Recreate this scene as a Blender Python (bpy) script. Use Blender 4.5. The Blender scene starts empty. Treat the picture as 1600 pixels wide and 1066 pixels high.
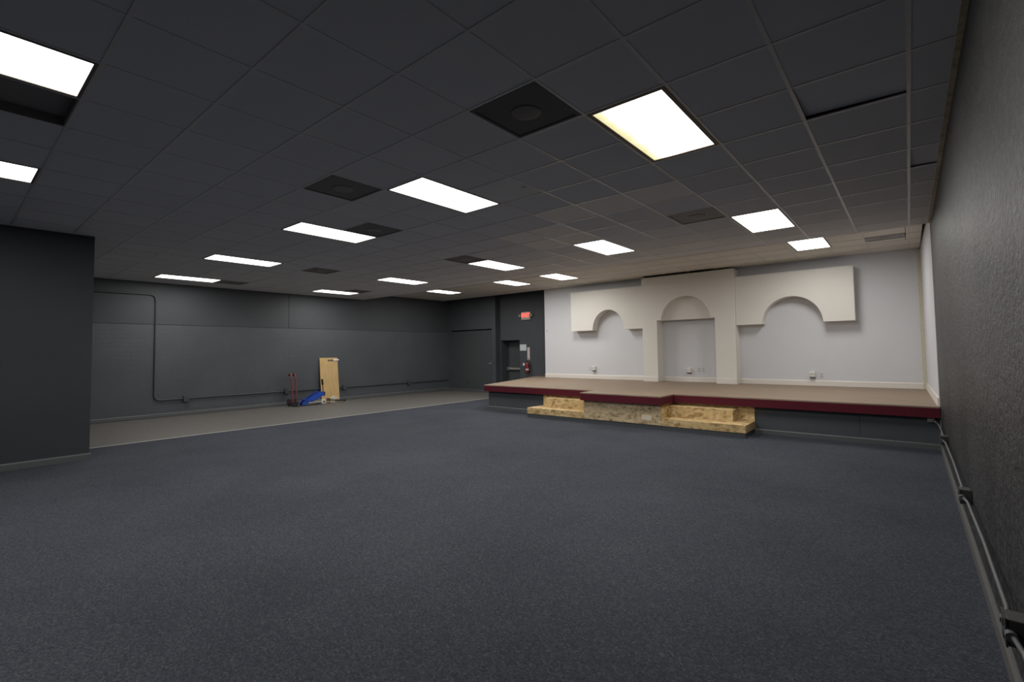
import bpy, bmesh, math, random
from mathutils import Vector, Matrix
random.seed(7)
sc = bpy.context.scene
col = sc.collection
# ------------------------------------------------------------------ camera, world, exposure
F_PX, CX, CY = 748.22, -10.07, -18.14
CAM = Vector((0, 0, 1.4642))
RT = Vector((0.76467185, 0.64429140, -0.01286674))
UP = Vector((0.03867932, -0.02595752, 0.99891447))
FW = Vector((-0.64325801, 0.76433946, 0.04476974))
cd = bpy.data.cameras.new('camera'); cam = bpy.data.objects.new('camera', cd); col.objects.link(cam)
cd.sensor_fit = 'HORIZONTAL'; cd.sensor_width = 36; cd.lens = 36 * F_PX / 1600
cd.shift_x = -CX / 1600; cd.shift_y = CY / 1600
cd.clip_start = 0.02; cd.clip_end = 100
m = Matrix.Identity(4)
for r in range(3):
    m[r][0] = RT[r]; m[r][1] = UP[r]; m[r][2] = -FW[r]; m[r][3] = CAM[r]
cam.matrix_world = m
sc.camera = cam
w = bpy.data.worlds.new('world'); sc.world = w; w.use_nodes = True
w.node_tree.nodes['Background'].inputs[0].default_value = (0.02, 0.02, 0.022, 1)
w.node_tree.nodes['Background'].inputs[1].default_value = 0.1
sc.view_settings.view_transform = 'Standard'; sc.view_settings.look = 'None'
sc.view_settings.gamma = 1; sc.view_settings.use_curve_mapping = False
sc.view_settings.exposure = 0.12
LAMP_W, LENS = 29.0, 4.0     # watts sent down by one fluorescent fitting, glow of its lens

def to_px(p):
    d = Vector(p) - CAM; z = d.dot(FW)
    if z < 0.05: return None
    return 800 + CX + F_PX * d.dot(RT) / z, 533 + CY - F_PX * d.dot(UP) / z

# ------------------------------------------------------------------ main dimensions (metres)
S = 0.6096
X0, Y0 = 0.6741, 4.2460          # ceiling lattice origin
H, HR = 3.1927, 3.40             # low ceiling, raised ceiling over the stage
XR, XL, XF = 0.298, -8.960, -13.641   # right wall, near left wall, far left wall
YC = 1.435                       # where the near left wall ends
YB = -3.9                        # wall behind the camera
YE = 8.97                        # edge of the low ceiling
YW = 12.50                       # white stage wall
YD, YX = 12.75, 12.98            # wall with the wide door, wall with the exit sign
ZD = 0.61                        # stage deck
TOP = 3.95
def LX(i): return X0 - i * S
def LY(j): return Y0 + j * S

# ------------------------------------------------------------------ helpers
MATS = {}
def new_mat(name):
    mt = bpy.data.materials.new(name); mt.use_nodes = True
    nt = mt.node_tree; b = nt.nodes['Principled BSDF']
    return mt, nt, b
def N(nt, t, **kw):
    n = nt.nodes.new(t)
    for k, v in kw.items():
        if k == 'inp':
            for a, c in v.items(): n.inputs[a].default_value = c
        else: setattr(n, k, v)
    return n
def ramp(nt, stops):
    r = nt.nodes.new('ShaderNodeValToRGB'); e = r.color_ramp.elements
    while len(e) > 1: e.remove(e[-1])
    e[0].position, e[0].color = stops[0][0], stops[0][1] + (1,)
    for p, c in stops[1:]:
        k = e.new(p); k.color = c + (1,)
    return r
def mix(nt, fac, a, b):
    n = nt.nodes.new('ShaderNodeMix'); n.data_type = 'RGBA'
    for sock, v in ((0, fac), (6, a), (7, b)):
        if hasattr(v, 'is_linked'): nt.links.new(v, n.inputs[sock])
        elif sock == 0: n.inputs[0].default_value = v
        else: n.inputs[sock].default_value = v + (1,)
    return n.outputs[2]
def coords(nt, scale=(1, 1, 1), kind='Object'):
    tc = nt.nodes.new('ShaderNodeTexCoord'); mp = nt.nodes.new('ShaderNodeMapping')
    mp.inputs['Scale'].default_value = scale
    nt.links.new(tc.outputs[kind], mp.inputs[0]); return mp.outputs[0]
def world_coords(nt, scale=(1, 1, 1)):
    g = nt.nodes.new('ShaderNodeNewGeometry'); mp = nt.nodes.new('ShaderNodeMapping')
    mp.inputs['Scale'].default_value = scale
    nt.links.new(g.outputs['Position'], mp.inputs[0]); return mp.outputs[0]
def noise(nt, vec, scale, detail=4, rough=.55):
    n = nt.nodes.new('ShaderNodeTexNoise'); n.inputs['Scale'].default_value = scale
    n.inputs['Detail'].default_value = detail; n.inputs['Roughness'].default_value = rough
    nt.links.new(vec, n.inputs['Vector']); return n.outputs[0]
def bump(nt, b, h, strength, dist):
    n = nt.nodes.new('ShaderNodeBump'); n.inputs['Strength'].default_value = strength
    n.inputs['Distance'].default_value = dist
    nt.links.new(h, n.inputs['Height']); nt.links.new(n.outputs[0], b.inputs['Normal']); return n

def plain(name, c, rough=.6, metal=0, var=.06, spec=None, nscale=30, bmp=0):
    """paint-like material with faint mottling"""
    mt, nt, b = new_mat(name)
    v = world_coords(nt)
    n = noise(nt, v, nscale)
    lo = tuple(max(0, x * (1 - var)) for x in c); hi = tuple(min(1, x * (1 + var)) for x in c)
    rp = ramp(nt, [(.3, lo), (.7, hi)]); nt.links.new(n, rp.inputs[0])
    nt.links.new(rp.outputs[0], b.inputs['Base Color'])
    b.inputs['Roughness'].default_value = rough; b.inputs['Metallic'].default_value = metal
    if spec is not None: b.inputs['Specular IOR Level'].default_value = spec
    if bmp: bump(nt, b, n, bmp, .004)
    MATS[name] = mt; return mt

def wall_paint(name, c, rough, streak=(14, 14, 3), bmp=.5, dist=.004, block=False, var=.12, spec=.5, mott=0):
    mt, nt, b = new_mat(name)
    v = world_coords(nt, streak); n1 = noise(nt, v, 3.2, 6, .65)
    n2 = noise(nt, world_coords(nt), 1.1, 3)
    a = tuple(x * (1 - var) for x in c); d = tuple(x * (1 + var) for x in c)
    r1 = ramp(nt, [(.25, a), (.75, d)])
    if mott:
        mm0 = nt.nodes.new('ShaderNodeMath'); mm0.operation = 'MULTIPLY_ADD'; mm0.inputs[1].default_value = mott; mm0.use_clamp = True
        sb = nt.nodes.new('ShaderNodeMath'); sb.operation = 'SUBTRACT'; sb.inputs[1].default_value = .5
        nt.links.new(n1, sb.inputs[0]); nt.links.new(sb.outputs[0], mm0.inputs[0]); nt.links.new(n2, mm0.inputs[2])
        nt.links.new(mm0.outputs[0], r1.inputs[0])
    else: nt.links.new(n2, r1.inputs[0])
    nt.links.new(r1.outputs[0], b.inputs['Base Color'])
    b.inputs['Roughness'].default_value = rough
    b.inputs['Specular IOR Level'].default_value = spec
    hgt = n1
    if block:
        br = nt.nodes.new('ShaderNodeTexBrick')
        sep = nt.nodes.new('ShaderNodeSeparateXYZ'); g = nt.nodes.new('ShaderNodeNewGeometry')
        nt.links.new(g.outputs['Position'], sep.inputs[0])
        cb = nt.nodes.new('ShaderNodeCombineXYZ')
        nt.links.new(sep.outputs['Y'], cb.inputs[0]); nt.links.new(sep.outputs['Z'], cb.inputs[1])
        nt.links.new(cb.outputs[0], br.inputs['Vector'])
        br.inputs['Scale'].default_value = 1; br.inputs['Brick Width'].default_value = .406
        br.inputs['Row Height'].default_value = .203; br.inputs['Mortar Size'].default_value = .006
        br.inputs['Mortar Smooth'].default_value = .6
        br.inputs['Color1'].default_value = br.inputs['Color2'].default_value = (1, 1, 1, 1)
        br.inputs['Mortar'].default_value = (0, 0, 0, 1)
        mm = nt.nodes.new('ShaderNodeMath'); mm.operation = 'MULTIPLY_ADD'; mm.inputs[1].default_value = .5
        nt.links.new(br.outputs['Color'], mm.inputs[0]); nt.links.new(n1, mm.inputs[2]); hgt = mm.outputs[0]
    bump(nt, b, hgt, bmp, dist)
    MATS[name] = mt; return mt

def tile_mat(name, c, var=.10):
    mt, nt, b = new_mat(name)
    oi = nt.nodes.new('ShaderNodeObjectInfo')
    n = noise(nt, world_coords(nt), 60, 3)
    r1 = ramp(nt, [(0, tuple(x * (1 - var) for x in c)), (1, tuple(x * (1 + var) for x in c))])
    nt.links.new(oi.outputs['Random'], r1.inputs[0])
    f = nt.nodes.new('ShaderNodeMath'); f.operation = 'MULTIPLY'; f.inputs[1].default_value = .25
    nt.links.new(n, f.inputs[0])
    o = mix(nt, f.outputs[0], (0, 0, 0), (0, 0, 0))
    mx = o.node; nt.links.new(r1.outputs[0], mx.inputs[6]); mx.inputs[7].default_value = tuple(x * .7 for x in c) + (1,)
    nt.links.new(o, b.inputs['Base Color'])
    b.inputs['Roughness'].default_value = .9; b.inputs['Specular IOR Level'].default_value = .2
    bump(nt, b, n, .3, .002)
    MATS[name] = mt; return mt

def carpet_mat():
    mt, nt, b = new_mat('carpet')
    v = world_coords(nt)
    vo = nt.nodes.new('ShaderNodeTexVoronoi'); vo.inputs['Scale'].default_value = 115
    nt.links.new(v, vo.inputs['Vector'])
    big = noise(nt, v, .8, 3); fine = noise(nt, v, 260, 2)
    r1 = ramp(nt, [(.0, (.035, .040, .051)), (.5, (.052, .058, .073)), (.85, (.062, .068, .084)), (1, (.092, .093, .10))])
    sp = nt.nodes.new('ShaderNodeSeparateColor'); nt.links.new(vo.outputs['Color'], sp.inputs[0])
    nt.links.new(sp.outputs[0], r1.inputs[0])
    r2 = ramp(nt, [(.3, (.86, .86, .87)), (.7, (1.1, 1.1, 1.08))]); nt.links.new(big, r2.inputs[0])
    mu = nt.nodes.new('ShaderNodeMix'); mu.data_type = 'RGBA'; mu.blend_type = 'MULTIPLY'; mu.inputs[0].default_value = 1
    nt.links.new(r1.outputs[0], mu.inputs[6]); nt.links.new(r2.outputs[0], mu.inputs[7])
    nt.links.new(mu.outputs[2], b.inputs['Base Color'])
    b.inputs['Roughness'].default_value = .95; b.inputs['Specular IOR Level'].default_value = .1
    bump(nt, b, vo.outputs['Distance'], .5, .004)
    MATS['carpet'] = mt

def osb_mat(name, c1, c2, c3):
    mt, nt, b = new_mat(name)
    v = world_coords(nt, (1, 1, 1.6))
    d = noise(nt, v, 4, 2)
    vo = nt.nodes.new('ShaderNodeTexVoronoi'); vo.inputs['Scale'].default_value = 12; vo.inputs['Randomness'].default_value = 1
    ad = nt.nodes.new('ShaderNodeVectorMath'); ad.operation = 'MULTIPLY_ADD'
    ad.inputs[1].default_value = (.35, .35, .35)
    nt.links.new(d, ad.inputs[0]); nt.links.new(v, ad.inputs[2]); nt.links.new(ad.outputs[0], vo.inputs['Vector'])
    sp = nt.nodes.new('ShaderNodeSeparateColor'); nt.links.new(vo.outputs['Color'], sp.inputs[0])
    r = ramp(nt, [(0, c2), (.22, c1), (.8, c1), (1, c3)]); nt.links.new(sp.outputs[0], r.inputs[0])
    fn = noise(nt, world_coords(nt, (2.5, 2.5, 4)), 5, 5)
    r2 = ramp(nt, [(.32, (.50, .45, .38)), (.45, (.88, .85, .8)), (.65, (1.06, 1.04, 1.0))]); nt.links.new(fn, r2.inputs[0])
    mu = nt.nodes.new('ShaderNodeMix'); mu.data_type = 'RGBA'; mu.blend_type = 'MULTIPLY'; mu.inputs[0].default_value = 1
    nt.links.new(r.outputs[0], mu.inputs[6]); nt.links.new(r2.outputs[0], mu.inputs[7])
    nt.links.new(mu.outputs[2], b.inputs['Base Color']); b.inputs['Roughness'].default_value = .7
    bump(nt, b, sp.outputs[0], .3, .002)
    MATS[name] = mt

def grain_mat(name, c1, c2, scale, rough=.55):
    mt, nt, b = new_mat(name)
    n = noise(nt, world_coords(nt, scale), 2.5, 6, .6)
    r = ramp(nt, [(.25, c1), (.75, c2)]); nt.links.new(n, r.inputs[0])
    nt.links.new(r.outputs[0], b.inputs['Base Color']); b.inputs['Roughness'].default_value = rough
    bump(nt, b, n, .15, .002)
    MATS[name] = mt

def lens_mat(name, strength, edge=None, size=(.56, 1.17)):
    """prismatic diffuser lit from behind by tubes that run along its length"""
    mt, nt, b = new_mat(name)
    out = nt.nodes['Material Output']; nt.nodes.remove(b)
    em = nt.nodes.new('ShaderNodeEmission'); em.inputs['Strength'].default_value = strength
    em.inputs['Color'].default_value = (1.0, .98, .94, 1)
    if edge:
        # aged lens: yellowed and dimmer along two of its edges
        tc = nt.nodes.new('ShaderNodeTexCoord'); sep = nt.nodes.new('ShaderNodeSeparateXYZ')
        nt.links.new(tc.outputs['Object'], sep.inputs[0])
        wob = noise(nt, tc.outputs['Object'], 7, 3)
        a = nt.nodes.new('ShaderNodeMath'); a.operation = 'ADD'; a.inputs[1].default_value = size[0] / 2
        nt.links.new(sep.outputs[0], a.inputs[0])
        a2 = nt.nodes.new('ShaderNodeMath'); a2.operation = 'MULTIPLY_ADD'; a2.inputs[1].default_value = .10; 
        nt.links.new(wob, a2.inputs[0]); nt.links.new(a.outputs[0], a2.inputs[2])
        r = ramp(nt, [(.045, (.19, .17, .09)), (.09, (.225, .21, .12)), (.125, (.25, .245, .185)), (.20, (.6, .59, .55)), (.26, (1, .98, .94))])
        nt.links.new(a2.outputs[0], r.inputs[0]); nt.links.new(r.outputs[0], em.inputs['Color'])
    nt.links.new(em.outputs[0], out.inputs['Surface'])
    MATS[name] = mt
def emit(name, c, s):
    mt, nt, b = new_mat(name)
    b.inputs['Base Color'].default_value = c + (1,); b.inputs['Emission Color'].default_value = c + (1,)
    b.inputs['Emission Strength'].default_value = s; MATS[name] = mt

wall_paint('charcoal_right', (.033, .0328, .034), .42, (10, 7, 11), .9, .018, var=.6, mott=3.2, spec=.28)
wall_paint('charcoal_block', (.064, .071, .081), .5, (6, 4, 14), .5, .006, block=True, mott=.8)
wall_paint('charcoal_dry', (.047, .052, .059), .65, (9, 9, 9), .15, .003)
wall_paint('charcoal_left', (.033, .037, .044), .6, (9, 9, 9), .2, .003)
wall_paint('charcoal', (.058, .064, .073), .6, (9, 9, 9), .2, .003)
wall_paint('white_wall', (.64, .645, .675), .75, (9, 9, 9), .15, .002, var=.02)
wall_paint('cream', (.73, .71, .665), .7, (9, 9, 9), .15, .002, var=.02)
plain('trim_white', (.74, .70, .65), .5, var=.02)
plain('foam_yellow', (.56, .53, .41), .8, var=.15, nscale=40, bmp=.6)
plain('base_grey', (.085, .09, .095), .55)
plain('base_right', (.11, .108, .105), .45)
tile_mat('tile_dark', (.67, .67, .69), .03)
tile_mat('tile_light', (.86, .82, .77), .02)
def stains(nt, sock, spots, colr):
    """soft brown spots at given places, mixed over the colour that feeds a socket"""
    src = sock.links[0].from_socket; v = world_coords(nt); wob = noise(nt, v, 22, 3)
    for (x, y, z, rad) in spots:
        d = nt.nodes.new('ShaderNodeVectorMath'); d.operation = 'DISTANCE'; d.inputs[1].default_value = (x, y, z)
        nt.links.new(v, d.inputs[0])
        m1 = nt.nodes.new('ShaderNodeMath'); m1.operation = 'MULTIPLY_ADD'; m1.inputs[1].default_value = rad * 1.6
        nt.links.new(wob, m1.inputs[0]); nt.links.new(d.outputs['Value'], m1.inputs[2])
        mr = nt.nodes.new('ShaderNodeMapRange'); mr.inputs[1].default_value = rad * 1.2; mr.inputs[2].default_value = rad * 2.0
        mr.inputs[3].default_value = .75; mr.inputs[4].default_value = 0
        nt.links.new(m1.outputs[0], mr.inputs[0])
        o = mix(nt, mr.outputs[0], (0, 0, 0), colr); nt.links.new(src, o.node.inputs[6]); src = o
    nt.links.new(src, sock)
tile_mat('tile_stained', (.73, .725, .72), .02)
stains(MATS['tile_stained'].node_tree, MATS['tile_stained'].node_tree.nodes['Principled BSDF'].inputs['Base Color'], [(-3.05, 3.96, H, .035)], (.34, .24, .10))
tile_mat('tile_white', (.66, .63, .58), .04)
plain('tbar_dark', (.61, .595, .58), .32, var=.04)
plain('tbar_white', (.52, .49, .45), .5, var=.03)
plain('rust_angle', (.42, .35, .22), .6, var=.35, nscale=9)
plain('deck_roof', (.03, .03, .03), .9)
carpet_mat()
stains(MATS['carpet'].node_tree, MATS['carpet'].node_tree.nodes['Principled BSDF'].inputs['Base Color'], [(-1.451, 1.86, 0, .012), (-1.446, 1.93, 0, .010), (-1.51, 2.242, 0, .012)], (.055, .045, .028))
grain_mat('vinyl', (.09, .085, .079), (.13, .122, .112), (5, 5, 5), .6)
plain('metal_strip', (.40, .385, .36), .5)
grain_mat('deck_wood', (.20, .145, .10), (.33, .25, .18), (1.2, 16, 1), .6)
plain('maroon', (.085, .009, .018), .75, var=.08, spec=.2)
osb_mat('osb', (.60, .44, .22), (.38, .24, .095), (.68, .55, .33))
osb_mat('osb_grey', (.55, .44, .28), (.36, .25, .14), (.64, .55, .41))
plain('toe_grey', (.055, .060, .068), .7)
plain('vent_black', (.16, .15, .145), .6)
plain('vent_dark', (.24, .225, .215), .6)
plain('vent_ring', (.17, .16, .155), .5)
plain('plate_tan', (.70, .62, .48), .5, var=.03)
plain('vent_face_dark', (.10, .10, .105), .7)
plain('vent_grey', (.26, .25, .24), .6)
plain('fix_frame', (.16, .14, .11), .5)
plain('fix_brown', (.13, .085, .05), .5)
lens_mat('lens', LENS); lens_mat('lens_aged', LENS, True)
plain('pipe_dark', (.05, .055, .06), .5)
plain('pipe_grey', (.10, .102, .106), .5)
plain('box_dark', (.05, .05, .052), .5)
plain('plastic_white', (.72, .71, .69), .4, var=.02)
plain('plastic_dark', (.12, .115, .11), .6)  # dark plastic for the underside strip of the outlet boxes
plain('sign_beige', (.52, .46, .36), .5, var=.03)
plain('lamp_head', (.30, .33, .27), .35)
emit('exit_red', (1.0, .085, .06), 1.5)
plain('paper', (.62, .64, .68), .6, var=.02)
plain('paper_pink', (.60, .53, .51), .6, var=.03)
plain('red_ext', (.22, .012, .018), .35)
plain('socket_pale', (.42, .41, .40), .5)
plain('black', (.012, .012, .013), .5)
plain('steel', (.45, .45, .45), .3, .9)
plain('door_paint', (.060, .067, .072), .5)
plain('red_paint', (.15, .035, .045), .45)
plain('blue_paint', (.018, .075, .42), .35)
plain('blue_dark', (.008, .03, .20), .4)
plain('ivory', (.55, .52, .46), .5)
plain('rubber', (.02, .02, .02), .8)
grain_mat('pine', (.46, .30, .115), (.60, .42, .19), (9, 9, .7), .5)

def link(o, parent=None, label=None, cat=None, group=None, kind=None):
    col.objects.link(o)
    if parent is not None: o.parent = parent
    if label: o['label'] = label
    if cat: o['category'] = cat
    if group: o['group'] = group
    if kind: o['kind'] = kind
    return o
def empty(name, loc, label, cat, group=None, kind=None):
    o = bpy.data.objects.new(name, None); o.empty_display_size = .1; o.location = loc
    return link(o, None, label, cat, group, kind)

class MB:
    """collects shapes (world coordinates) for one mesh"""
    def __init__(s): s.v = []; s.f = []; s.smooth = []
    def add(s, v, f, sm=False):
        k = len(s.v); s.v += [tuple(p) for p in v]; s.f += [tuple(i + k for i in q) for q in f]; s.smooth += [sm] * len(f); return s
    def box(s, x0, x1, y0, y1, z0, z1):
        x0, x1 = sorted((x0, x1)); y0, y1 = sorted((y0, y1)); z0, z1 = sorted((z0, z1))
        v = [(x0, y0, z0), (x1, y0, z0), (x1, y1, z0), (x0, y1, z0), (x0, y0, z1), (x1, y0, z1), (x1, y1, z1), (x0, y1, z1)]
        return s.add(v, [(0, 3, 2, 1), (4, 5, 6, 7), (0, 1, 5, 4), (1, 2, 6, 5), (2, 3, 7, 6), (3, 0, 4, 7)])
    def hexa(s, b, t):
        return s.add(list(b) + list(t), [(3, 2, 1, 0), (4, 5, 6, 7), (0, 1, 5, 4), (1, 2, 6, 5), (2, 3, 7, 6), (3, 0, 4, 7)])
    def prism(s, poly, axis, a, b):
        """extrude a 2-D polygon along an axis ('x','y','z')"""
        def P(p, t):
            return {'x': (t, p[0], p[1]), 'y': (p[0], t, p[1]), 'z': (p[0], p[1], t)}[axis]
        n = len(poly); v = [P(p, a) for p in poly] + [P(p, b) for p in poly]
        f = [tuple(range(n)), tuple(range(2 * n - 1, n - 1, -1))]
        f += [(i, i + n, (i + 1) % n + n, (i + 1) % n) for i in range(n)]
        return s.add(v, f)
    def tube(s, pts, r, n=10, caps=True):
        pts = [Vector(p) for p in pts]; rings = []
        up = None
        for i, p in enumerate(pts):
            t = ((pts[i] - pts[i - 1]).normalized() if i else Vector()) + ((pts[i + 1] - pts[i]).normalized() if i < len(pts) - 1 else Vector())
            t.normalize()
            if up is None: up = t.orthogonal().normalized()
            a = (up - t * up.dot(t)).normalized(); up = a; b = t.cross(a)
            rings.append([p + a * r * math.cos(2 * math.pi * k / n) + b * r * math.sin(2 * math.pi * k / n) for k in range(n)])
        v = [q for rg in rings for q in rg]; f = []
        for i in range(len(pts) - 1):
            for k in range(n):
                f.append((i * n + k, i * n + (k + 1) % n, (i + 1) * n + (k + 1) % n, (i + 1) * n + k))
        s.add(v, f, True)
        if caps:
            s.add(rings[0], [tuple(range(n - 1, -1, -1))]); s.add(rings[-1], [tuple(range(n))])
        return s
    def lathe(s, prof, o, axis='z', n=24):
        """profile [(radius, height)] turned about an axis through o"""
        o = Vector(o); v = []; f = []
        for (r, h) in prof:
            for k in range(n):
                a = 2 * math.pi * k / n; c, d = r * math.cos(a), r * math.sin(a)
                v.append(o + {'z': Vector((c, d, h)), 'x': Vector((h, c, d)), 'y': Vector((d, h, c))}[axis])
        for i in range(len(prof) - 1):
            for k in range(n):
                f.append((i * n + k, i * n + (k + 1) % n, (i + 1) * n + (k + 1) % n, (i + 1) * n + k))
        f.append(tuple(range(n - 1, -1, -1))); f.append(tuple((len(prof) - 1) * n + k for k in range(n)))
        return s.add(v, f, len(prof) > 3)
    def mesh(s, name, mat, off=(0, 0, 0)):
        me = bpy.data.meshes.new(name); ox, oy, oz = off
        me.from_pydata([(a - ox, b - oy, c - oz) for a, b, c in s.v], [], s.f)
        bm = bmesh.new(); bm.from_mesh(me); bmesh.ops.recalc_face_normals(bm, faces=bm.faces); bm.to_mesh(me); bm.free()
        for p, sm in zip(me.polygons, s.smooth): p.use_smooth = sm
        if mat: me.materials.append(MATS[mat])
        me.update(); return me
    def build(s, name, mat, parent=None, label=None, cat=None, group=None, kind=None, bev=0, origin=None):
        """one mesh object; vertices stay where they are in the world"""
        if parent is not None:
            off = parent.location.copy(); pp = parent
            while pp.parent is not None: pp = pp.parent; off += pp.location
            loc = (0, 0, 0)
        else:
            xs = list(zip(*s.v)); off = Vector(origin) if origin else Vector(((min(xs[0]) + max(xs[0])) / 2, (min(xs[1]) + max(xs[1])) / 2, min(xs[2])))
            loc = off
        o = bpy.data.objects.new(name, s.mesh(name, mat, off)); o.location = loc
        link(o, parent, label, cat, group, kind)
        if bev:
            md = o.modifiers.new('bevel', 'BEVEL'); md.width = bev; md.segments = 2; md.limit_method = 'ANGLE'
        return o
def arc(c, r, a0, a1, n):
    return [(c[0] + r * math.cos(a0 + (a1 - a0) * k / n), c[1] + r * math.sin(a0 + (a1 - a0) * k / n)) for k in range(n + 1)]
def box(*a): return MB().box(*a)

# ------------------------------------------------------------------ floor
floor = box(XF - .3, XR + .3, YB - .2, 13.6, -.12, -.008).build('floor', 'vinyl', None, 'greyish brown vinyl floor showing beyond the carpet edge along the far left wall', 'floor', kind='structure')
XCE = -10.02                    # where the carpet ends
cp = MB()
cp.box(XCE, XR, YC, 13.0, -.008, 0)
cp.box(XL, XR, YB, YC, -.008, 0)
cp.build('carpet', 'carpet', floor, 'blue grey speckled carpet')
MB().prism([(XCE - .06, -.008), (XCE + .015, -.008), (XCE + .015, .004), (XCE - .012, .006)], 'y', YC, 12.75).build('edge_strip', 'metal_strip', floor, 'pale strip along the carpet edge')

# ------------------------------------------------------------------ walls
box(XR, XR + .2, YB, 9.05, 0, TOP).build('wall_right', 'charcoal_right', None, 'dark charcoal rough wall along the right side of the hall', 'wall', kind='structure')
ws = MB().prism([(.292, 9.05), (XR + .2, 9.05), (XR + .2, 12.75), (.24, 12.75), (.24, YW)], 'z', 0, TOP).build('wall_stage_right', 'white_wall', None, 'narrow pale side wall at the right end of the stage', 'wall', kind='structure')
wst = box(-8.88, .24, YW, YW + .12, 0, TOP).build('wall_stage', 'white_wall', None, 'pale grey wall behind the stage', 'wall', kind='structure')
box(.185, .24, YW - .055, YW, ZD, 3.36).build('trim_1', 'foam_yellow', None, 'yellowed foam strip in the corner of the stage walls', 'trim', kind='structure')
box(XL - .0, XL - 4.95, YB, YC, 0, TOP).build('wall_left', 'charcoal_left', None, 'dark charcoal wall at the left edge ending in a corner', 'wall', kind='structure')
wf = box(XF - .2, XF, YC, 13.2, 0, TOP).build('wall_far_left', 'charcoal_block', None, 'long dark grey painted block wall across the far left', 'wall', kind='structure')
for a, b in ((YC, 6.50), (6.512, 12.75)):
    box(XF, XF + .012, a, b, 2.20, HR + .05).build('upper_panel', 'charcoal_dry', wf, 'darker smooth panel above the block wall')
# wall with the wide door, far end of the left aisle
dw = MB()
dw.box(XF, -13.50, YD, YX + .3, 0, TOP)
dw.box(-13.50, -11.385, YD, YX + .3, 2.262, TOP)
dw.box(-11.385, -11.20, YD, YX + .3, 0, TOP)
wd = dw.build('wall_far_end', 'charcoal', None, 'dark wall with a wide flush door at the far end beyond the vinyl floor', 'wall', kind='structure')
d1 = box(-13.50, -11.385, YD + .07, YD + .11, 0.008, 2.225).build('door_1', 'door_paint', None, 'wide flush charcoal door under a dark header at the far end', 'door', kind='structure')
hb = MB(); hb.box(-11.47, -11.42, YD + .045, YD + .07, .93, 1.12); hb.tube([(-11.445, YD + .05, 1.02), (-11.445, YD + .0, 1.02), (-11.55, YD - .0, 1.02)], .01, 8)
hb.build('handle', 'steel', d1)
# wall with the exit sign and door recess
ex = MB()
ex.box(-11.20, -11.138, YX, YX + .45, 0, TOP)
ex.box(-11.138, -10.295, YX, YX + .45, 1.835, TOP)
ex.box(-10.295, -8.80, YX, YX + .45, 0, TOP)
wx = ex.build('wall_exit', 'charcoal', None, 'dark wall with the red exit sign left of the stage wall', 'wall', kind='structure')
box(-8.88, -8.80, YW + .12, YX, 0, TOP).build('wall_stage_return', 'charcoal', None, 'short return wall behind the left end of the pale stage wall', 'wall', kind='structure')
d2 = box(-11.138, -10.295, YX + .37, YX + .43, 0, 1.835).build('door_2', 'door_paint', None, 'charcoal exit door in the recess left of the stage', 'door', kind='structure')
pb = MB(); pb.box(-11.06, -10.36, YX + .27, YX + .31, .79, .86); pb.box(-11.10, -11.0, YX + .27, YX + .37, .775, .875); pb.box(-10.42, -10.32, YX + .27, YX + .37, .775, .875)
pb.build('panic_bar', 'vent_grey', d2, 'grey push bar', bev=.006)
box(XL - 5, XR + .2, YB - .2, YB, 0, TOP).build('wall_back', 'charcoal', None, 'dark wall behind the viewer', 'wall', kind='structure')
box(XF - .3, XR + .3, YB - .3, 13.7, TOP, TOP + .1).build('roof_deck', 'deck_roof', None, 'dark roof deck above the hanging ceiling', 'roof', kind='structure')
box(XF - .3, XR + .3, 13.44, 13.6, 0, TOP).build('wall_rear', 'charcoal', None, 'outer wall behind the exit door', 'wall', kind='structure')

# baseboards
def bb_x(x, out, y0, y1, h, t, mat, name, label, z=0):
    s = 1 if out > 0 else -1
    MB().prism([(x, z), (x + s * t, z), (x + s * t, z + h * .8), (x + s * t * .45, z + h), (x, z + h)], 'y', y0, y1).build(name, mat, None, label, 'baseboard', kind='structure')
bb_x(XR, -1, YB, 9.05, .10, .018, 'base_right', 'baseboard_right', 'grey baseboard along the dark right wall')
bb_x(XF, 1, YC, YD, .085, .016, 'base_grey', 'baseboard_far_left', 'grey baseboard along the far left block wall')
bb_x(XL, 1, YB, YC + .012, .095, .014, 'base_grey', 'baseboard_left', 'grey baseboard along the near left wall')
MB().hexa([(.272, 9.06, ZD), (.292, 9.06, ZD), (.241, YW - .055, ZD), (.221, YW - .055, ZD)], [(.276, 9.06, ZD + .12), (.292, 9.06, ZD + .12), (.241, YW - .055, ZD + .12), (.228, YW - .055, ZD + .12)]).build('baseboard_stage_right', 'trim_white', None, 'white baseboard on the side wall of the stage', 'baseboard', kind='structure')
box(XF + .016, -11.20, YD - .015, YD, 0, .08).build('baseboard_far_end', 'base_grey', None, 'grey baseboard below the wide far door', 'baseboard', kind='structure')
def bb_y(x0, x1, name, label):
    MB().prism([(YW, ZD), (YW - .018, ZD), (YW - .018, ZD + .10), (YW - .008, ZD + .12), (YW, ZD + .12)], 'x', x0, x1).build(name, 'trim_white', None, label, 'baseboard', kind='structure')
bb_y(-8.88, -5.425, 'baseboard_stage_left', 'white baseboard behind the stage left of the tall surround')
bb_y(-5.02, -3.575, 'baseboard_stage_middle', 'white baseboard inside the opening of the tall surround')
bb_y(-3.125, .185, 'baseboard_stage', 'white baseboard behind the stage right of the tall surround')

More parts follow.
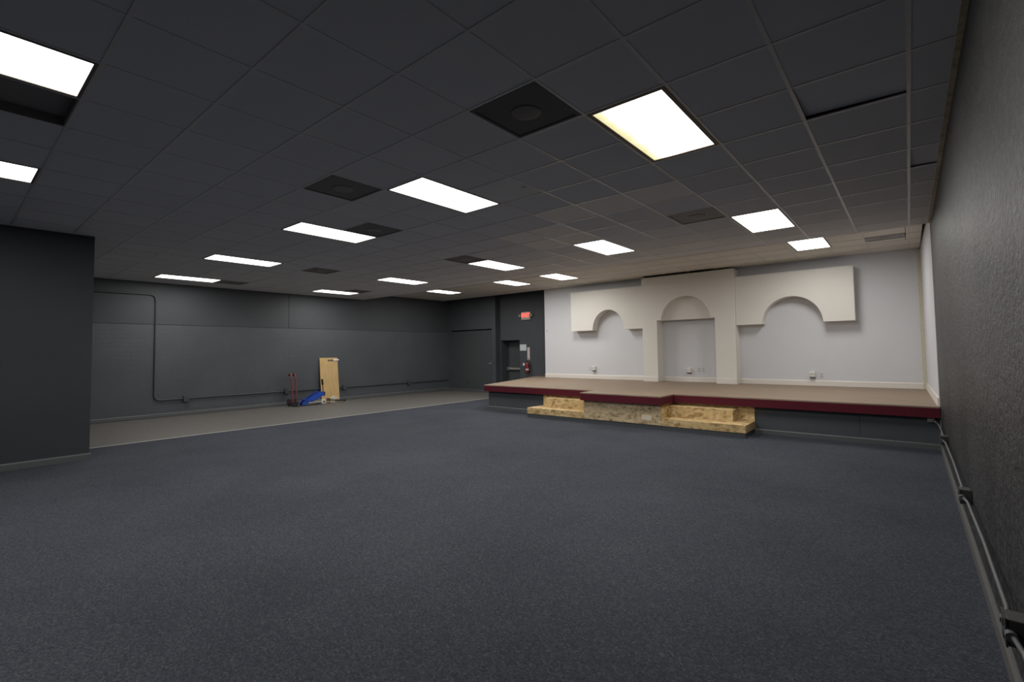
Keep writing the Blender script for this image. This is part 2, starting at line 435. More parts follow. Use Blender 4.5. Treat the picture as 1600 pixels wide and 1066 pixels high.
# ------------------------------------------------------------------ ceiling: T-bar grid, tiles, edge
LIGHTS = [  # i, j, label
 (3, -2, 'large fluorescent ceiling light with yellowed lens edge nearest the right wall'),
 (7, -2, 'fluorescent ceiling light directly left of the nearest black vent, above the hall centre'),
 (11, -2, 'fluorescent ceiling light left of centre with a dark vent at its right end'),
 (16, -2, 'fluorescent ceiling light second from the left in the row near the far left wall'),
 (21, -2, 'fluorescent ceiling light closest to the far left wall above the vertical conduit'),
 (3, 4, 'fluorescent ceiling light nearest the stage right of the grey square vent'),
 (7, 4, 'fluorescent ceiling light in front of the tall white surround'),
 (11, 4, 'fluorescent ceiling light overlapped by a dark vent left of the stage'),
 (16, 4, 'fluorescent ceiling light over the left aisle between two far rows'),
 (21, 4, 'fluorescent ceiling light above the leaning board with a dark vent at its right'),
 (7, -8, 'bright fluorescent ceiling light cut by the upper left edge of the picture'),
 (11, -8, 'smaller fluorescent ceiling light cut by the left edge above the near left wall'),
]
RAISED = [(-1.368, 'fluorescent light set in the pale raised ceiling at the right end of the stage'),
          (-7.02, 'fluorescent light in the raised ceiling above the left end of the stage'),
          (-8.63, 'fluorescent light in the raised ceiling just above the exit sign'),
          (-11.49, 'fluorescent light in the raised ceiling above the wide far door')]
VENTS = [(4, -3, 'vent_face_dark', 'vent_black', 'near black square ceiling vent beside the yellowed light'),
         (8, -3, 'vent_black', 'vent_dark', 'dark square ceiling vent left of the central ceiling light'),
         (10, -1, 'vent_black', 'vent_dark', 'dark square ceiling vent at the right end of the third light'),
         (4, 3, 'vent_dark', 'vent_ring', 'grey square ceiling vent left of the light nearest the stage'),
         (11, 3, 'vent_black', 'vent_dark', 'dark ceiling vent touching the light left of the stage'),
         (16, 1, 'vent_black', 'vent_dark', 'small dark ceiling vent alone over the left aisle'),
         (21, 0, 'vent_dark', 'vent_ring', 'thin looking dark ceiling vent next to the leftmost far light'),
         (20, 5, 'vent_black', 'vent_dark', 'thin looking dark ceiling vent above the leaning board')]
taken = set()
for i, j, _ in LIGHTS: taken |= {(i, j), (i, j + 1)}
for v in VENTS: taken.add((v[0], v[1]))
taken |= {(8, -8), (8, -7)}
IMAX, JMIN, JMAX = 23, -13, 7
def in_block(x, y): return x < XL + .02 and y < YC - .02
ceil = MB()
BW, BT = .024, .003
for i in range(1, IMAX + 1):                  # main runners, away from the viewer
    x = LX(i); y0 = YC if x < XL else YB
    ceil.box(x - BW / 2, x + BW / 2, y0, YE, H, H + BT); ceil.box(x - .002, x + .002, y0, YE, H + BT, H + .03)
mids = {(i, j + 1) for i, j, _ in LIGHTS} | {(8, -7)}
for j in range(JMIN, JMAX + 1):               # cross tees, left out across the long fittings
    y = LY(j); xl = XF if y > YC else XL
    a = XR
    for i in range(1, IMAX + 1):
        if (i, j) in mids:
            ceil.box(LX(i), a, y - BW / 2, y + BW / 2, H - .0006, H + BT - .0006); a = LX(i + 1)
    ceil.box(xl, a, y - BW / 2, y + BW / 2, H - .0006, H + BT - .0006)
ceil.box(XF, XR, YE - .024, YE, H - .001, H + .004)
ceiling = ceil.build('ceiling', 'tbar_dark', None, 'dark painted suspended ceiling with square tiles in a metal grid', 'ceiling', kind='structure')
box(XF, XR, YE, YE + .012, H - .001, TOP).build('edge_drop', 'tbar_white', ceiling, 'white drop at the edge of the raised ceiling')
box(XR - .03, XR, YB, YE, H - .003, H + .012).build('wall_angle', 'rust_angle', ceiling, 'stained brown wall angle')
box(XF + .012, XF + .034, YC, YE, H - .002, H + .012).build('wall_angle', 'tbar_dark', ceiling)
box(XL, XL + .02, YB, YC, H - .002, H + .012).build('wall_angle', 'tbar_dark', ceiling)
rg = MB()
RHOLES = [(cx - .29, cx + .29, 9.92, 11.14) for cx, _ in RAISED] + [(-.54, .025, 10.66, 11.09)]
def cut(rect, holes):
    """rectangle minus axis-aligned holes"""
    rs = [rect]
    for h in holes:
        nx = []
        for (x0, x1, y0, y1) in rs:
            if h[0] >= x1 or h[1] <= x0 or h[2] >= y1 or h[3] <= y0: nx.append((x0, x1, y0, y1)); continue
            if h[0] > x0: nx.append((x0, h[0], y0, y1))
            if h[1] < x1: nx.append((h[1], x1, y0, y1))
            a, b = max(x0, h[0]), min(x1, h[1])
            if h[2] > y0: nx.append((a, b, y0, h[2]))
            if h[3] < y1: nx.append((a, b, h[3], y1))
        rs = nx
    return rs
for i in range(1, IMAX + 1):
    for q in cut((LX(i) - BW / 2, LX(i) + BW / 2, YE + .012, YW), RHOLES): rg.box(*q, HR, HR + BT)
RJ = [LY(j) - .21 for j in range(8, 14)]
RJ = [y for y in RJ if YE + .1 < y < YW - .06]
for y in RJ:
    for q in cut((XF, .24, y - BW / 2, y + BW / 2), RHOLES): rg.box(*q, HR - .0006, HR + BT - .0006)
rg.build('raised_grid', 'tbar_white', ceiling, 'pale grid of the raised ceiling over the stage')
TT = .013
def tile_spec():
    out = []
    xs = [XR] + [LX(i) for i in range(1, IMAX + 1)] + [XF]
    ys = [YB] + [LY(j) for j in range(JMIN, JMAX + 1)] + [YE]
    for a in range(len(xs) - 1):
        for b in range(len(ys) - 1):
            i, j = a, JMIN - 1 + b
            if (i, j) in taken: continue
            x1, x0 = xs[a], xs[a + 1]; y0, y1 = ys[b], ys[b + 1]
            if x0 < XL - .02 and y0 < YC - .02 and x1 > XL + .02:
                if y1 <= YC + .02: x0 = XL
            elif x0 < XL - .02 and y0 < YC - .02: y0 = max(y0, min(YC, y1))
            if y1 - y0 < .02: continue
            if x1 <= XL + .02 and y1 <= YC + .02: continue
            full = abs(x1 - x0 - S) < 1e-4 and abs(y1 - y0 - S) < 1e-4
            out.append((i, j, x0, x1, y0, y1, H + BT, full, 0))
    ys = [YE + .012] + RJ + [YW]
    for a in range(len(xs) - 1):
        for b in range(len(ys) - 1):
            x1, x0 = xs[a], xs[a + 1]
            if a == 0: x1 = .24
            y0, y1 = ys[b], ys[b + 1]
            cxm = (x0 + x1) / 2
            if b == 2 - 1 or b == 2:
                pass
            # tiles stop short of the tall surround: a dark gap stays above it
            if x0 > -5.5 and x1 < -3.0 and y1 > 12.2: y1 = 12.10
            if y1 - y0 < .05: continue
            full = abs(x1 - x0 - S) < 1e-4 and abs(y1 - y0 - S) < 1e-4
            out.append((i, 100 + b, x0, x1, y0, y1, HR + BT, full, 1))
    return out
LIGHT_TILES = {(4, 1), (5, 1), (6, 1)} | {(7, 2), (7, 3), (8, 2), (8, 3)}
def area(t):
    _, _, x0, x1, y0, y1, z, _, _ = t
    ps = [to_px(p) for p in ((x0, y0, z), (x1, y0, z), (x1, y1, z), (x0, y1, z))]
    if None in ps: return 0
    ps = [(min(max(a, 0), 1600), min(max(b, 0), 1066)) for a, b in ps]
    return abs(sum(ps[k][0] * ps[(k + 1) % 4][1] - ps[(k + 1) % 4][0] * ps[k][1] for k in range(4))) / 2
tiles = sorted(tile_spec(), key=area, reverse=True)
fullmesh = {}
rest = {'tile_dark': MB(), 'tile_white': MB()}
G = .004
nt_ = 0
for t in tiles:
    i, j, x0, x1, y0, y1, z, full, raised = t
    mat = 'tile_white' if raised else 'tile_stained' if (i, j) == (6, -1) else ('tile_light' if (i, j) in LIGHT_TILES else 'tile_dark')
    pieces = cut((x0, x1, y0, y1), RHOLES) if raised else [(x0, x1, y0, y1)]
    if nt_ < 300 and area(t) > 0:
        special = (i, j) in ((1, -1), (0, 2)) and not raised
        if full and len(pieces) == 1 and not special:
            if mat not in fullmesh:
                fullmesh[mat] = box(-S / 2 + G, S / 2 - G, -S / 2 + G, S / 2 - G, 0, TT).mesh('ceiling_tile', mat)
            o = bpy.data.objects.new('ceiling_tile', fullmesh[mat])
            o.location = Vector(((x0 + x1) / 2, (y0 + y1) / 2, z)) - ceiling.location
        else:
            mb = MB()
            for q in pieces:
                q = (q[0] + G, q[1] - G, q[2] + G, q[3] - G)
                if q[1] - q[0] < .01 or q[3] - q[2] < .01: continue
                if special:      # pushed up along its far side
                    up = .032 if i == 1 else .02
                    b4 = [(q[0], q[2], z), (q[1], q[2], z), (q[1], q[3], z + up * .55), (q[0], q[3], z + up)]
                    mb.hexa(b4, [(a, b, c + TT) for a, b, c in b4])
                else: mb.box(q[0], q[1], q[2], q[3], z, z + TT)
            if not mb.v: continue
            o = bpy.data.objects.new('ceiling_tile', mb.mesh('ceiling_tile', mat, ceiling.location))
        link(o, ceiling); nt_ += 1
    else:
        for q in pieces:
            if q[1] - q[0] > .02 and q[3] - q[2] > .02: rest[mat if mat in rest else 'tile_dark'].box(q[0] + G, q[1] - G, q[2] + G, q[3] - G, z, z + TT)
for k, mb in rest.items():
    if mb.v: mb.build('ceiling_tiles', k, ceiling, kind='stuff')

def light(name, xc, y0, y1, z, label, aged=False, wide=.57):
    g = 'fluorescent ceiling lights'
    yc = (y0 + y1) / 2; hw, hl = S / 2 - .012, (y1 - y0) / 2
    o = empty(name, (xc, yc, z), label, 'ceiling light', g)
    fw_ = .030 if aged else .020
    fr = MB()
    for a in ((-hw, -hw + fw_, -hl, hl), (hw - fw_, hw, -hl, hl), (-hw + fw_, hw - fw_, -hl, -hl + fw_), (-hw + fw_, hw - fw_, hl - fw_, hl)):
        fr.box(xc + a[0], xc + a[1], yc + a[2], yc + a[3], z - .004, z + .02)
    fr.build('frame', 'fix_brown' if aged else 'fix_frame', o)
    box(xc - hw, xc + hw, yc - hl, yc + hl, z + .02, z + .11).build('housing', 'plastic_white', o)
    a, b = hw - fw_, hl - fw_
    me = MB().add([(-a, -b, 0), (a, -b, 0), (a, b, 0), (-a, b, 0), (-a, -b, .004), (a, -b, .004), (a, b, .004), (-a, b, .004)],
                  [(3, 2, 1, 0), (4, 5, 6, 7), (0, 1, 5, 4), (1, 2, 6, 5), (2, 3, 7, 6), (3, 0, 4, 7)]).mesh('lens', 'lens_aged' if aged else 'lens')
    L = bpy.data.objects.new('lens', me); L.location = (0, 0, .002); link(L, o)
    ld = bpy.data.lights.new('tubes', 'AREA'); ld.shape = 'RECTANGLE'; ld.size = 2 * a; ld.size_y = 2 * b
    ld.energy = LAMP_W; ld.color = (1.0, .975, .93); ld.spread = math.radians(180)
    lo = bpy.data.objects.new('tubes', ld); lo.location = (0, 0, -.006); link(lo, o)
    if aged: L['label'] = 'lens yellowed along its left and far edges'
for i, j, lab in LIGHTS:
    light('ceiling_light', LX(i + .5), LY(j) + .012, LY(j + 2) - .012, H + .001, lab, aged=(i, j) == (3, -2))
for xc, lab in RAISED:
    light('ceiling_light', xc, 9.925, 11.135, HR - .001, lab)

def vent(xc, yc, hw, hl, z, mface, mring, label):
    o = empty('ceiling_vent', (xc, yc, z), label, 'vent', 'ceiling vents')
    fr = MB()
    for a in ((-hw, -hw + .025, -hl, hl), (hw - .025, hw, -hl, hl), (-hw + .025, hw - .025, -hl, -hl + .025), (-hw + .025, hw - .025, hl - .025, hl)):
        fr.box(xc + a[0], xc + a[1], yc + a[2], yc + a[3], z - .004, z + .015)
    fr.build('frame', mface, o)
    box(xc - hw + .025, xc + hw - .025, yc - hl + .025, yc + hl - .025, z + .002, z + .012).build('face_plate', mface, o)
    rr = min(hw, hl) * .38
    MB().lathe([(rr, .002), (rr, -.001), (rr * .9, -.003), (rr * .2, -.003)], (xc, yc, z), 'z', 28).build('ring', mring, o)
    return o
for i, j, mf, mr, lab in VENTS: vent(LX(i + .5), LY(j + .5), S / 2 - .014, S / 2 - .014, H + .001, mf, mr, lab)
vent(-.2575, 10.875, .275, .205, HR - .001, 'vent_grey', 'vent_dark', 'grey ceiling vent in the pale raised ceiling by the right wall')
# dark open recess beside the upper left light
ro = empty('ceiling_return', (LX(8.5), LY(-7), H), 'dark recessed return air opening behind the light at the upper left edge', 'vent')
xa, xb, ya, yb = LX(9) + .012, LX(8) - .012, LY(-8) + .012, LY(-6) - .012
rb = MB()
rb.box(xa, xb, ya, yb, H + .07, H + .08)
for q in ((xa, xa + .008, ya, yb), (xb - .008, xb, ya, yb), (xa + .008, xb - .008, ya, ya + .008), (xa + .008, xb - .008, yb - .008, yb)): rb.box(*q, H + .003, H + .07)
rb.build('box', 'vent_dark', ro)
box(xa + .008, xb - .008, LY(-6) - .44, LY(-6) - .42, H + .045, H + .07).build('divider', 'vent_black', ro)

# ------------------------------------------------------------------ stage
YS, YFR = 9.07, 8.965            # riser, front of the maroon fascia
BX0, BX1, YBAY = -5.06, -3.47, 8.43
FX0, FX1, YBF = -5.10, -3.43, 8.36
XSL = -8.28
st = empty('stage', (-4, 9.3, 0), 'low stage with a brown wood deck, maroon edge and dark riser', 'stage')
for dk in ([(XSL, YFR), (.290, YFR), (.290, 9.05), (.2395, YW - .001), (-8.885, YW - .001), (-8.885, 10.96)],
           [(FX0, YBF), (FX1, YBF), (FX1, YFR), (FX0, YFR)], [(-8.885, 10.96), (-8.885, YX - .001), (-9.60, YX - .001)]):
    MB().prism(dk, 'z', ZD - .02, ZD).build('deck', 'deck_wood', st, 'brown wood grain stage deck')
FH = .155
fz0, fz1 = ZD - FH, ZD - .02
T_ = .025
for a in ((XSL, FX0, YFR, YFR + T_), (FX0, FX1, YBF, YBF + T_), (FX1, .290, YFR, YFR + T_)):
    box(a[0], a[1], a[2], a[3], fz0, fz1).build('fascia', 'maroon', st, 'maroon edge board')
for x in (FX0, FX1 - T_): box(x, x + T_, YBF + T_, YFR, fz0, fz1).build('fascia', 'maroon', st, 'maroon edge board')
MB().prism([(XSL, YFR + T_), (XSL + T_, YFR + T_), (-9.60 + T_, YX), (-9.60, YX)], 'z', fz0, fz1).build('fascia', 'maroon', st, 'maroon edge board')
XJ = -.62
for a, b in ((XSL + .06, BX0), (BX1, XJ - .002), (XJ + .002, .285)):
    box(a, b, YS, YS + .03, 0, fz0 + .02).build('riser_panel', 'charcoal', st, 'charcoal riser panel')
MB().prism([(XSL + .06, YS + .03), (XSL + .09, YS + .03), (-9.50, YX), (-9.53, YX)], 'z', 0, fz0 + .02).build('riser_panel', 'charcoal', st)
for a, b in ((XSL + .05, -6.52), (-2.08, .28)):
    MB().prism([(YS, 0), (YS - .014, 0), (YS - .014, .066), (YS - .004, .08), (YS, .08)], 'x', a, b).build('riser_base', 'base_grey', st, 'grey base strip')
# bay in the middle
box(BX0, BX1, YBAY, YBAY + .018, .084, fz0 + .02).build('bay_front', 'osb_grey', st, 'bare strand board front')
for x in (BX0, BX1 - .018): box(x, x + .018, YBAY + .018, YS, .084, fz0 + .02).build('bay_side', 'osb', st, 'bare strand board side')
box(BX0, BX1, YBAY + .008, YS, 0, .084).build('bay_toe', 'toe_grey', st, 'dark toe base')

def steps(xa, xb, ua, ub, label, left):
    o = empty('stage_steps', ((xa + xb) / 2, 8.75, 0), label, 'steps', 'stage steps')
    Y1, Y2 = YBAY, 8.75
    zt, z1, z2 = .083, .208, .405
    box(xa + .005, xb - .005, Y1 + .006, YS - .02, 0, zt).build('toe_base', 'toe_grey', o, 'dark toe base')
    box(xa, xb, Y1, Y1 + .018, zt, z1 - .018).build('riser', 'osb', o, 'strand board riser')
    for x in (xa, xb - .018): box(x, x + .018, Y1 + .018, YS - .002, zt, z1 - .018).build('side_panel', 'osb', o)
    box(xa, xb, Y1, YS - .002, z1 - .018, z1).build('tread', 'osb', o, 'lower strand board tread')
    box(ua, ub, Y2, Y2 + .018, z1, z2 - .018).build('riser', 'osb', o, 'upper strand board riser')
    for x in (ua, ub - .018): box(x, x + .018, Y2 + .018, YS - .022, z1, z2 - .018).build('side_panel', 'osb', o)
    box(ua, ub, Y2, YS - .022, z2 - .018, z2).build('tread', 'osb', o, 'upper strand board tread')
    box(xa, xb, YS - .02, YS - .002, z1, fz0 - .002).build('back_panel', 'osb', o, 'strand board behind the upper step')
steps(-6.50, BX0 - .003, -6.245, BX0 - .003, 'bare strand board steps left of the stage bay', True)
steps(BX1 + .003, -2.068, BX1 + .003, -2.34, 'bare strand board steps right of the stage bay', False)
box(-3.83, -3.645, YBAY - .004, YBAY, .16, .255).build('cover_plate', 'plate_tan', None, 'pale blank plate on the strand board front of the stage bay', 'plate')

# ------------------------------------------------------------------ white arched mouldings on the stage wall
def wing(x0, x1, zt, zb, ax0, ax1, az, yf, label):
    c = ((ax0 + ax1) / 2, zb); rx = (ax1 - ax0) / 2; rz = az - zb
    pts = [(x0, zb), (x0, zt), (x1, zt), (x1, zb), (ax1, zb)]
    for k in range(1, 32):
        a = math.pi * k / 32
        pts.append((c[0] + rx * math.cos(a), c[1] + rz * math.sin(a)))
    pts.append((ax0, zb))
    return MB().prism(pts, 'y', yf, YW - .001).build('arched_panel', 'cream', None, label, 'wall panel', 'arched panels on the stage wall')
wing(-7.70, -5.430, 3.17, 2.022, -6.979, -5.998, 2.595, 12.20, 'white arched wall panel left of the tall surround')
wing(-3.117, -.832, 3.15, 2.004, -2.562, -1.389, 2.60, 12.20, 'white arched wall panel right of the tall surround')
YCF = 12.12
sr = empty('arch_surround', (-4.27, 12.3, ZD), 'tall white surround with square opening and arched niche in the middle of the stage', 'wall panel')
cx0, cx1, ox0, ox1, ozt, ctop = -5.425, -3.122, -5.028, -3.575, 2.207, 3.352
nx0, nx1, nzt = -4.91, -3.68, 2.795
face = [(cx0, ZD), (cx0, ctop), (cx1, ctop), (cx1, ZD), (ox1, ZD), (ox1, ozt), (nx1, ozt)]
for k in range(1, 32):
    a = math.pi * k / 32
    face.append(((nx0 + nx1) / 2 + (nx1 - nx0) / 2 * math.cos(a), ozt + (nzt - ozt) * math.sin(a)))
face += [(nx0, ozt), (ox0, ozt), (ox0, ZD)]
MB().prism(face, 'y', YCF, YW - .001).build('body', 'cream', sr)
nb = [(nx1 + .02, ozt)] + [((nx0 + nx1) / 2 + ((nx1 - nx0) / 2 + .02) * math.cos(math.pi * k / 24), ozt + (nzt - ozt + .02) * math.sin(math.pi * k / 24)) for k in range(1, 24)] + [(nx0 - .02, ozt)]
MB().prism(nb, 'y', YCF + .17, YCF + .30).build('niche_back', 'cream', sr, 'recessed back of the arched niche')
for a, b in ((cx0 - .003, ox0 + .006), (ox1 - .006, cx1 + .003)):
    box(a, b, YCF - .014, YW - .02, ZD, ZD + .125).build('plinth', 'trim_white', sr, 'white base of the pier', bev=.005)

# boxes and outlets on the stage wall
def wall_box(x, z, label):
    o = empty('outlet_box', (x, YW, z - .06), label, 'outlet', 'surface outlet boxes on the stage wall')
    box(x - .055, x + .055, YW - .06, YW, z - .055, z + .065).build('body', 'plastic_white', o, bev=.008)
    box(x - .048, x + .05, YW - .075, YW - .001, z - .078, z - .057).build('socket', 'plastic_dark', o, 'dark socket edge below')
    MB().prism([(YW - .06, z + .0), (YW - .072, z + .01), (YW - .072, z + .055), (YW - .06, z + .065)], 'x', x - .05, x + .05).build('lid', 'plastic_white', o)
wall_box(-7.113, .915, 'white outlet box on the pale wall under the left arched panel')
wall_box(-4.347, .905, 'white outlet box inside the tall surround opening')
wall_box(-1.655, .858, 'white outlet box on the pale wall under the right arched panel')
def plate(x, z, label, mat='white_wall'):
    o = empty('outlet_plate', (x, YW, z - .06), label, 'outlet', 'outlet plates on the stage wall')
    box(x - .038, x + .038, YW - .008, YW, z - .06, z + .06).build('cover', mat, o, bev=.003)
    for dz in (-.025, .025): box(x - .016, x + .016, YW - .011, YW - .007, z + dz - .016, z + dz + .016).build('socket', 'socket_pale', o)
plate(-7.255, .905, 'small outlet plate left of the box under the left arched panel')
plate(-4.115, .925, 'first small outlet plate right of the box in the surround opening')
plate(-4.005, .925, 'second small outlet plate farther right of the box in the surround opening')
plate(-1.489, .845, 'small outlet plate right of the box under the right arched panel')
MB().lathe([(.012, 0), (.012, -.012), (.005, -.016)], (-8.80, YW, 2.086), 'y', 12).build('wall_screw', 'box_dark', None, 'small dark screw near the left end of the pale stage wall', 'screw')

# ------------------------------------------------------------------ exit sign, notices, extinguisher
def text_mesh(name, body, size, mat, loc, parent, extrude=.003, off=.002):
    c = bpy.data.curves.new(name, 'FONT'); c.body = body; c.size = size; c.extrude = extrude; c.align_x = 'CENTER'; c.align_y = 'CENTER'; c.offset = off
    t = bpy.data.objects.new(name, c); col.objects.link(t)
    dg = bpy.context.evaluated_depsgraph_get(); me = bpy.data.meshes.new_from_object(t.evaluated_get(dg))
    bpy.data.objects.remove(t); me.materials.clear(); me.materials.append(MATS[mat])
    o = bpy.data.objects.new(name, me); o.location = loc; o.rotation_euler = (math.pi / 2, 0, 0)
    return link(o, parent)
es = empty('exit_sign', (-9.978, YX, 2.504), 'beige exit sign with red letters and two side lamps on the dark wall', 'exit sign')
box(-10.162, -9.794, YX - .06, YX, 2.515, 2.785).build('housing', 'sign_beige', es, bev=.01)
box(-10.150, -9.812, YX - .064, YX - .058, 2.56, 2.775).build('face', 'paper_pink', es, 'pale face')
text_mesh('lettering', 'EXIT', .175, 'exit_red', (0, -.0655, .165), es, off=.008)['label'] = 'red glowing letters'
for s, x in ((-1, -10.235), (1, -9.745)):
    hd = MB().lathe([(.02, 0), (.045, -.015), (.055, -.05), (.05, -.058)], (x, YX - .02, 2.66), 'y', 18)
    hd.tube([(x - s * .06, YX - .03, 2.655), (x, YX - .03, 2.66)], .014, 8)
    hd.build('lamp_head', 'lamp_head', es)
nw = box(-10.28, -10.005, YX - .006, YX, 1.464, 1.676).build('notice', 'paper', None, 'blank pale square notice on the dark wall below the exit sign', 'sign')
fs = empty('extinguisher_sign', (-9.91, YX, 1.137), 'narrow vertical pale sign above the fire extinguisher', 'sign')
box(-9.962, -9.861, YX - .006, YX, 1.15, 1.575).build('plate', 'paper_pink', fs)
MB().prism([(-9.945, 1.20), (-9.878, 1.20), (-9.911, 1.155)], 'y', YX - .009, YX - .005).build('arrow', 'red_ext', fs)
fe = empty('fire_extinguisher', (-9.905, YX - .08, .72), 'red fire extinguisher hanging on the dark wall below the narrow sign', 'fire extinguisher')
fx, fy = -9.905, YX - .085
MB().lathe([(.03, .70), (.062, .72), (.066, .75), (.066, 1.0), (.058, 1.04), (.022, 1.065), (.020, 1.085)], (fx, fy, 0), 'z', 20).build('cylinder', 'red_ext', fe)
MB().lathe([(.067, .80), (.067, .86)], (fx, fy, 0), 'z', 20).build('label_band', 'paper_pink', fe, 'pale label')
hv = MB(); hv.box(fx - .05, fx + .03, fy - .012, fy + .012, 1.085, 1.10); hv.hexa([(fx - .06, fy - .01, 1.115), (fx + .02, fy - .01, 1.10), (fx + .02, fy + .01, 1.10), (fx - .06, fy + .01, 1.115)], [(fx - .06, fy - .01, 1.125), (fx + .02, fy - .01, 1.115), (fx + .02, fy + .01, 1.115), (fx - .06, fy + .01, 1.125)])
hv.build('valve', 'black', fe)
MB().tube([(fx + .02, fy, 1.09), (fx + .06, fy - .02, 1.06), (fx + .085, fy - .02, .98), (fx + .08, fy - .01, .85), (fx + .075, fy, .74)], .011, 8).build('hose', 'black', fe)
MB().lathe([(.045, 0), (.045, -.004)], (fx - .10, fy - .07, 1.0), 'y', 18).build('tag', 'plastic_white', fe, 'white inspection tag')
box(fx - .02, fx + .02, fy + .06, YX, .80, 1.05).build('bracket', 'black', fe)

# ------------------------------------------------------------------ conduits
cl = empty('wall_conduit', (XF, 3.32, .38), 'dark painted conduit with junction boxes looping along the far left wall', 'conduit')
xp = XF + .028
def bend(p0, c, p1, n=6):
    p0, c, p1 = Vector(p0), Vector(c), Vector(p1)
    return [(1 - t) ** 2 * p0 + 2 * t * (1 - t) * c + t * t * p1 for t in [k / n for k in range(n + 1)]]
pts = [(xp + .012, YC + .02, 2.885), (xp + .012, 3.18, 2.895)] + bend((xp + .012, 3.19, 2.895), (xp + .012, 3.32, 2.895), (xp + .012, 3.32, 2.75)) + [(xp + .012, 3.32, 2.25), (xp, 3.32, 2.1), (xp, 3.32, .55)] + bend((xp, 3.32, .54), (xp, 3.32, .40), (xp, 3.46, .40)) + [(xp, 12.7, .385)]
MB().tube(pts, .017, 10).build('pipe', 'pipe_dark', cl)
for y in (3.97, 6.45, 8.27, 10.81):
    jb = MB(); jb.box(XF, XF + .07, y - .055, y + .055, .33, .46); jb.box(XF + .07, XF + .075, y - .06, y + .06, .325, .465)
    jb.build('junction_box', 'pipe_dark', cl, bev=.004)
cr = empty('wall_conduit', (XR, 5, .3), 'grey conduit with dark junction boxes low along the right wall', 'conduit')
xq, zq = .266, .385
segs = [9.0, 7.42, 4.78, 2.66, -3.0]
for a, b in zip(segs[:-1], segs[1:]):
    MB().tube([(XR - .048, a - .05, zq), (xq, a - .20, zq + .0), (xq + .006, (a + b) / 2, zq), (xq, b + .2, zq), (XR - .048, b + .05, zq)], .0095, 10).build('pipe', 'pipe_grey', cr)
for y in segs[1:-1]:
    jb = MB(); jb.box(XR - .058, XR, y - .05, y + .05, zq - .05, zq + .05)
    j_ = jb.build('junction_box', 'box_dark', cr, bev=.004)
    jc = MB(); jc.box(XR - .064, XR - .058, y - .053, y + .053, zq - .053, zq + .053)
    for dz in (-.03, .03): jc.box(XR - .067, XR - .064, y - .016, y + .016, zq + dz * .8 - .014, zq + dz * .8 + .014)
    jc.build('cover', 'box_dark', cr)
    MB().tube([(XR - .05, y + .055, zq), (XR - .05, y + .085, zq)], .019, 10).build('connector', 'pipe_grey', cr)
    MB().tube([(XR - .05, y - .055, zq), (XR - .05, y - .085, zq)], .019, 10).build('connector', 'pipe_grey', cr)
box(.155, .235, YS - .05, YS, .385, .45).build('end_box', 'vent_grey', cr, 'small grey end box below the stage edge', bev=.004)
MB().tube([(XR - .048, 8.9, zq), (XR - .06, 9.0, zq + .02), (.20, YS - .025, .415)], .012, 8).build('pipe', 'pipe_grey', cr)
# small socket on the wide door wall
so = empty('wall_socket', (-12.662, YD + .07, .25), 'small dark socket low on the wide far door', 'outlet')
box(-12.70, -12.625, YD + .055, YD + .07, .245, .36).build('cover', 'pipe_dark', so, bev=.003)
for dz in (-.024, .024): box(-12.678, -12.646, YD + .051, YD + .056, .302 + dz - .014, .302 + dz + .014).build('socket', 'black', so)

# ------------------------------------------------------------------ things left at the far left wall
# leaning board
bd = empty('leaning_board', (-13.48, 7.75, 0), 'tall pale wood board leaning on the far left wall', 'board')
xb0, xb1 = -13.46, -13.60
th = .04
def lean(y0, y1, z0, z1, o0, o1):
    zt = 1.32
    def px_(z): return xb0 + (xb1 - xb0) * z / zt
    b = [(px_(z0) + o0, y0, z0), (px_(z0) + o1, y0, z0), (px_(z0) + o1, y1, z0), (px_(z0) + o0, y1, z0)]
    t = [(px_(z1) + o0, y0, z1), (px_(z1) + o1, y0, z1), (px_(z1) + o1, y1, z1), (px_(z1) + o0, y1, z1)]
    return MB().hexa(b, t)
lean(7.44, 8.03, 0, 1.32, -.03, 0).build('panel', 'pine', bd, bev=.003)
lean(7.44, 7.475, .0, 1.315, 0, .004).build('edge_band', 'ivory', bd, 'paler edge strip') if False else None
tp = empty('tape_strip', (-13.58, 7.9, 1.22), 'short white and brown strip across the top corner of the leaning board', 'strip')
lean(7.88, 8.06, 1.235, 1.275, .002, .018).build('pale_end', 'plastic_white', tp)
lean(7.70, 7.88, 1.225, 1.265, .002, .012).build('brown_end', 'fix_brown', tp)

# hand truck: two red hooked rails, toe plate and black wheels
ht = empty('hand_truck', (-13.33, 6.53, 0), 'red two wheeled hand truck standing against the far left wall', 'hand truck')
for y in (6.425, 6.545):
    p = [(-13.20, y, .10), (-13.22, y, .35), (-13.26, y, .70)] + bend((-13.265, y, .76), (-13.29, y, .90), (-13.37, y, .89)) + [(-13.42, y, .84)]
    MB().tube(p, .023, 10).build('rail', 'red_paint', ht)
for z in (.18, .50):
    x = -13.20 - (z - .1) * .09
    MB().tube([(x, 6.425, z), (x, 6.545, z)], .012, 8).build('crossbar', 'red_paint', ht)
MB().tube([(-13.40, 6.425, .86), (-13.40, 6.545, .86)], .018, 8).build('grip', 'red_paint', ht)
box(-13.20, -13.00, 6.39, 6.575, .0, .012).build('toe_plate', 'black', ht)
box(-13.225, -13.195, 6.39, 6.575, .0, .20).build('plate_back', 'black', ht)
MB().tube([(-13.30, 6.37, .10), (-13.30, 6.58, .10)], .012, 8).build('axle', 'steel', ht)
for y in (6.375, 6.565):
    wl = MB().lathe([(.05, -.024), (.088, -.024), (.1, -.014), (.1, .014), (.088, .024), (.05, .024)], (-13.30, y, .1), 'y', 24).build('wheel', 'rubber', ht)
    MB().lathe([(.035, -.028), (.045, -.02), (.045, .02), (.035, .028)], (-13.30, y, .1), 'y', 16).build('hub', 'red_paint', wl)

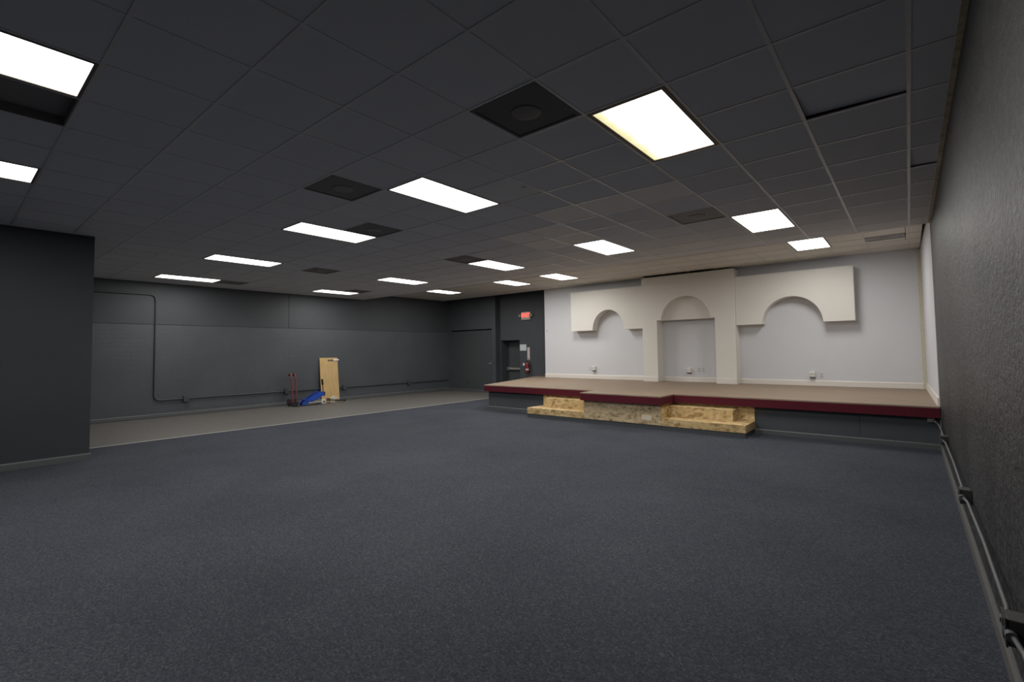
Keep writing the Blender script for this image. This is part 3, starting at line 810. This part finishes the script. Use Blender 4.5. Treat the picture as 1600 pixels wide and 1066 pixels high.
# blue trolley jack with white front wheels, lying in front of the board
jk = empty('trolley_jack', (-13.0, 6.95, 0), 'blue trolley jack with white hubbed wheel on the floor beside the hand truck', 'jack')
for x in (-13.17, -12.99):
    prof = [(6.61, .02), (6.61, .09), (6.74, .17), (7.00, .31), (7.13, .375), (7.24, .345), (7.26, .26), (7.08, .17), (6.85, .09), (6.70, .03)]
    MB().prism(prof, 'x', x - .008, x + .008).build('side_frame', 'blue_paint', jk)
MB().prism([(6.63, .06), (6.65, .13), (6.96, .325), (7.10, .385), (7.20, .30), (6.90, .15)], 'x', -13.13, -13.03).build('lift_arm', 'blue_dark', jk)
box(-13.15, -12.99, 7.16, 7.29, .235, .35).build('pump_block', 'black', jk, 'black block below the handle')
box(-12.984, -12.975, 6.70, 6.92, .09, .13).build('stiffener', 'blue_dark', jk)
MB().lathe([(.03, .0), (.06, .01), (.065, .03), (.05, .035)], (-13.08, 6.70, .15), 'z', 18).build('saddle', 'blue_paint', jk)
box(-13.16, -13.0, 6.70, 7.26, .10, .125).build('base_plate', 'vent_grey', jk, 'grey rear frame bar')
box(-13.0, -12.965, 6.78, 7.22, .07, .09).build('side_rail', 'ivory', jk, 'pale lower rail')
MB().tube([(-13.22, 7.21, .075), (-12.93, 7.21, .075)], .012, 8).build('axle', 'steel', jk)
for x in (-13.215, -12.94):
    wl = MB().lathe([(.05, -.02), (.068, -.02), (.075, -.012), (.075, .012), (.068, .02), (.05, .02)], (x, 7.21, .076), 'x', 24).build('wheel', 'ivory', jk, 'white wheel')
    MB().lathe([(.014, -.026), (.028, -.022), (.028, .022), (.014, .026)], (x, 7.21, .076), 'x', 16).build('hub', 'box_dark', wl)
for x in (-13.16, -13.0):
    MB().lathe([(.02, -.012), (.032, -.012), (.032, .012), (.02, .012)], (x, 6.65, .033), 'x', 14).build('caster', 'black', jk)
MB().tube([(-13.08, 7.27, .33), (-13.08, 7.255, .52), (-13.08, 7.25, .60)], .015, 8).build('handle', 'red_paint', jk)
MB().tube([(-13.08, 7.255, .55), (-13.08, 7.235, .71)], .03, 10).build('grip', 'black', jk)
# pipe stand with a rod lying right of the jack
sd = empty('rod_stand', (-13.0, 7.62, 0), 'small white stand with a dark rod lying in front of the leaning board', 'stand')
MB().prism([(7.44, .15), (7.60, .20), (7.68, .17), (7.66, .10), (7.55, .10)], 'x', -13.06, -12.98).build('head', 'ivory', sd, bev=.004)
for y in (7.50, 7.57): box(-13.03, -13.0, y - .012, y + .012, 0, .12).build('leg', 'ivory', sd)
box(-13.10, -12.95, 7.44, 7.62, 0, .012).build('foot', 'vent_grey', sd)
MB().tube([(-13.03, 7.30, .10), (-13.03, 7.93, .055)], .02, 8).build('rod', 'black', sd)
MB().lathe([(.02, -.03), (.034, -.02), (.034, .02), (.02, .03)], (-13.03, 7.93, .055), 'y', 14).build('rod_end', 'black', sd)
MB().tube([(-13.03, 7.36, .14), (-13.03, 7.46, .13)], .02, 10).build('clamp', 'red_paint', sd, 'red clamp')
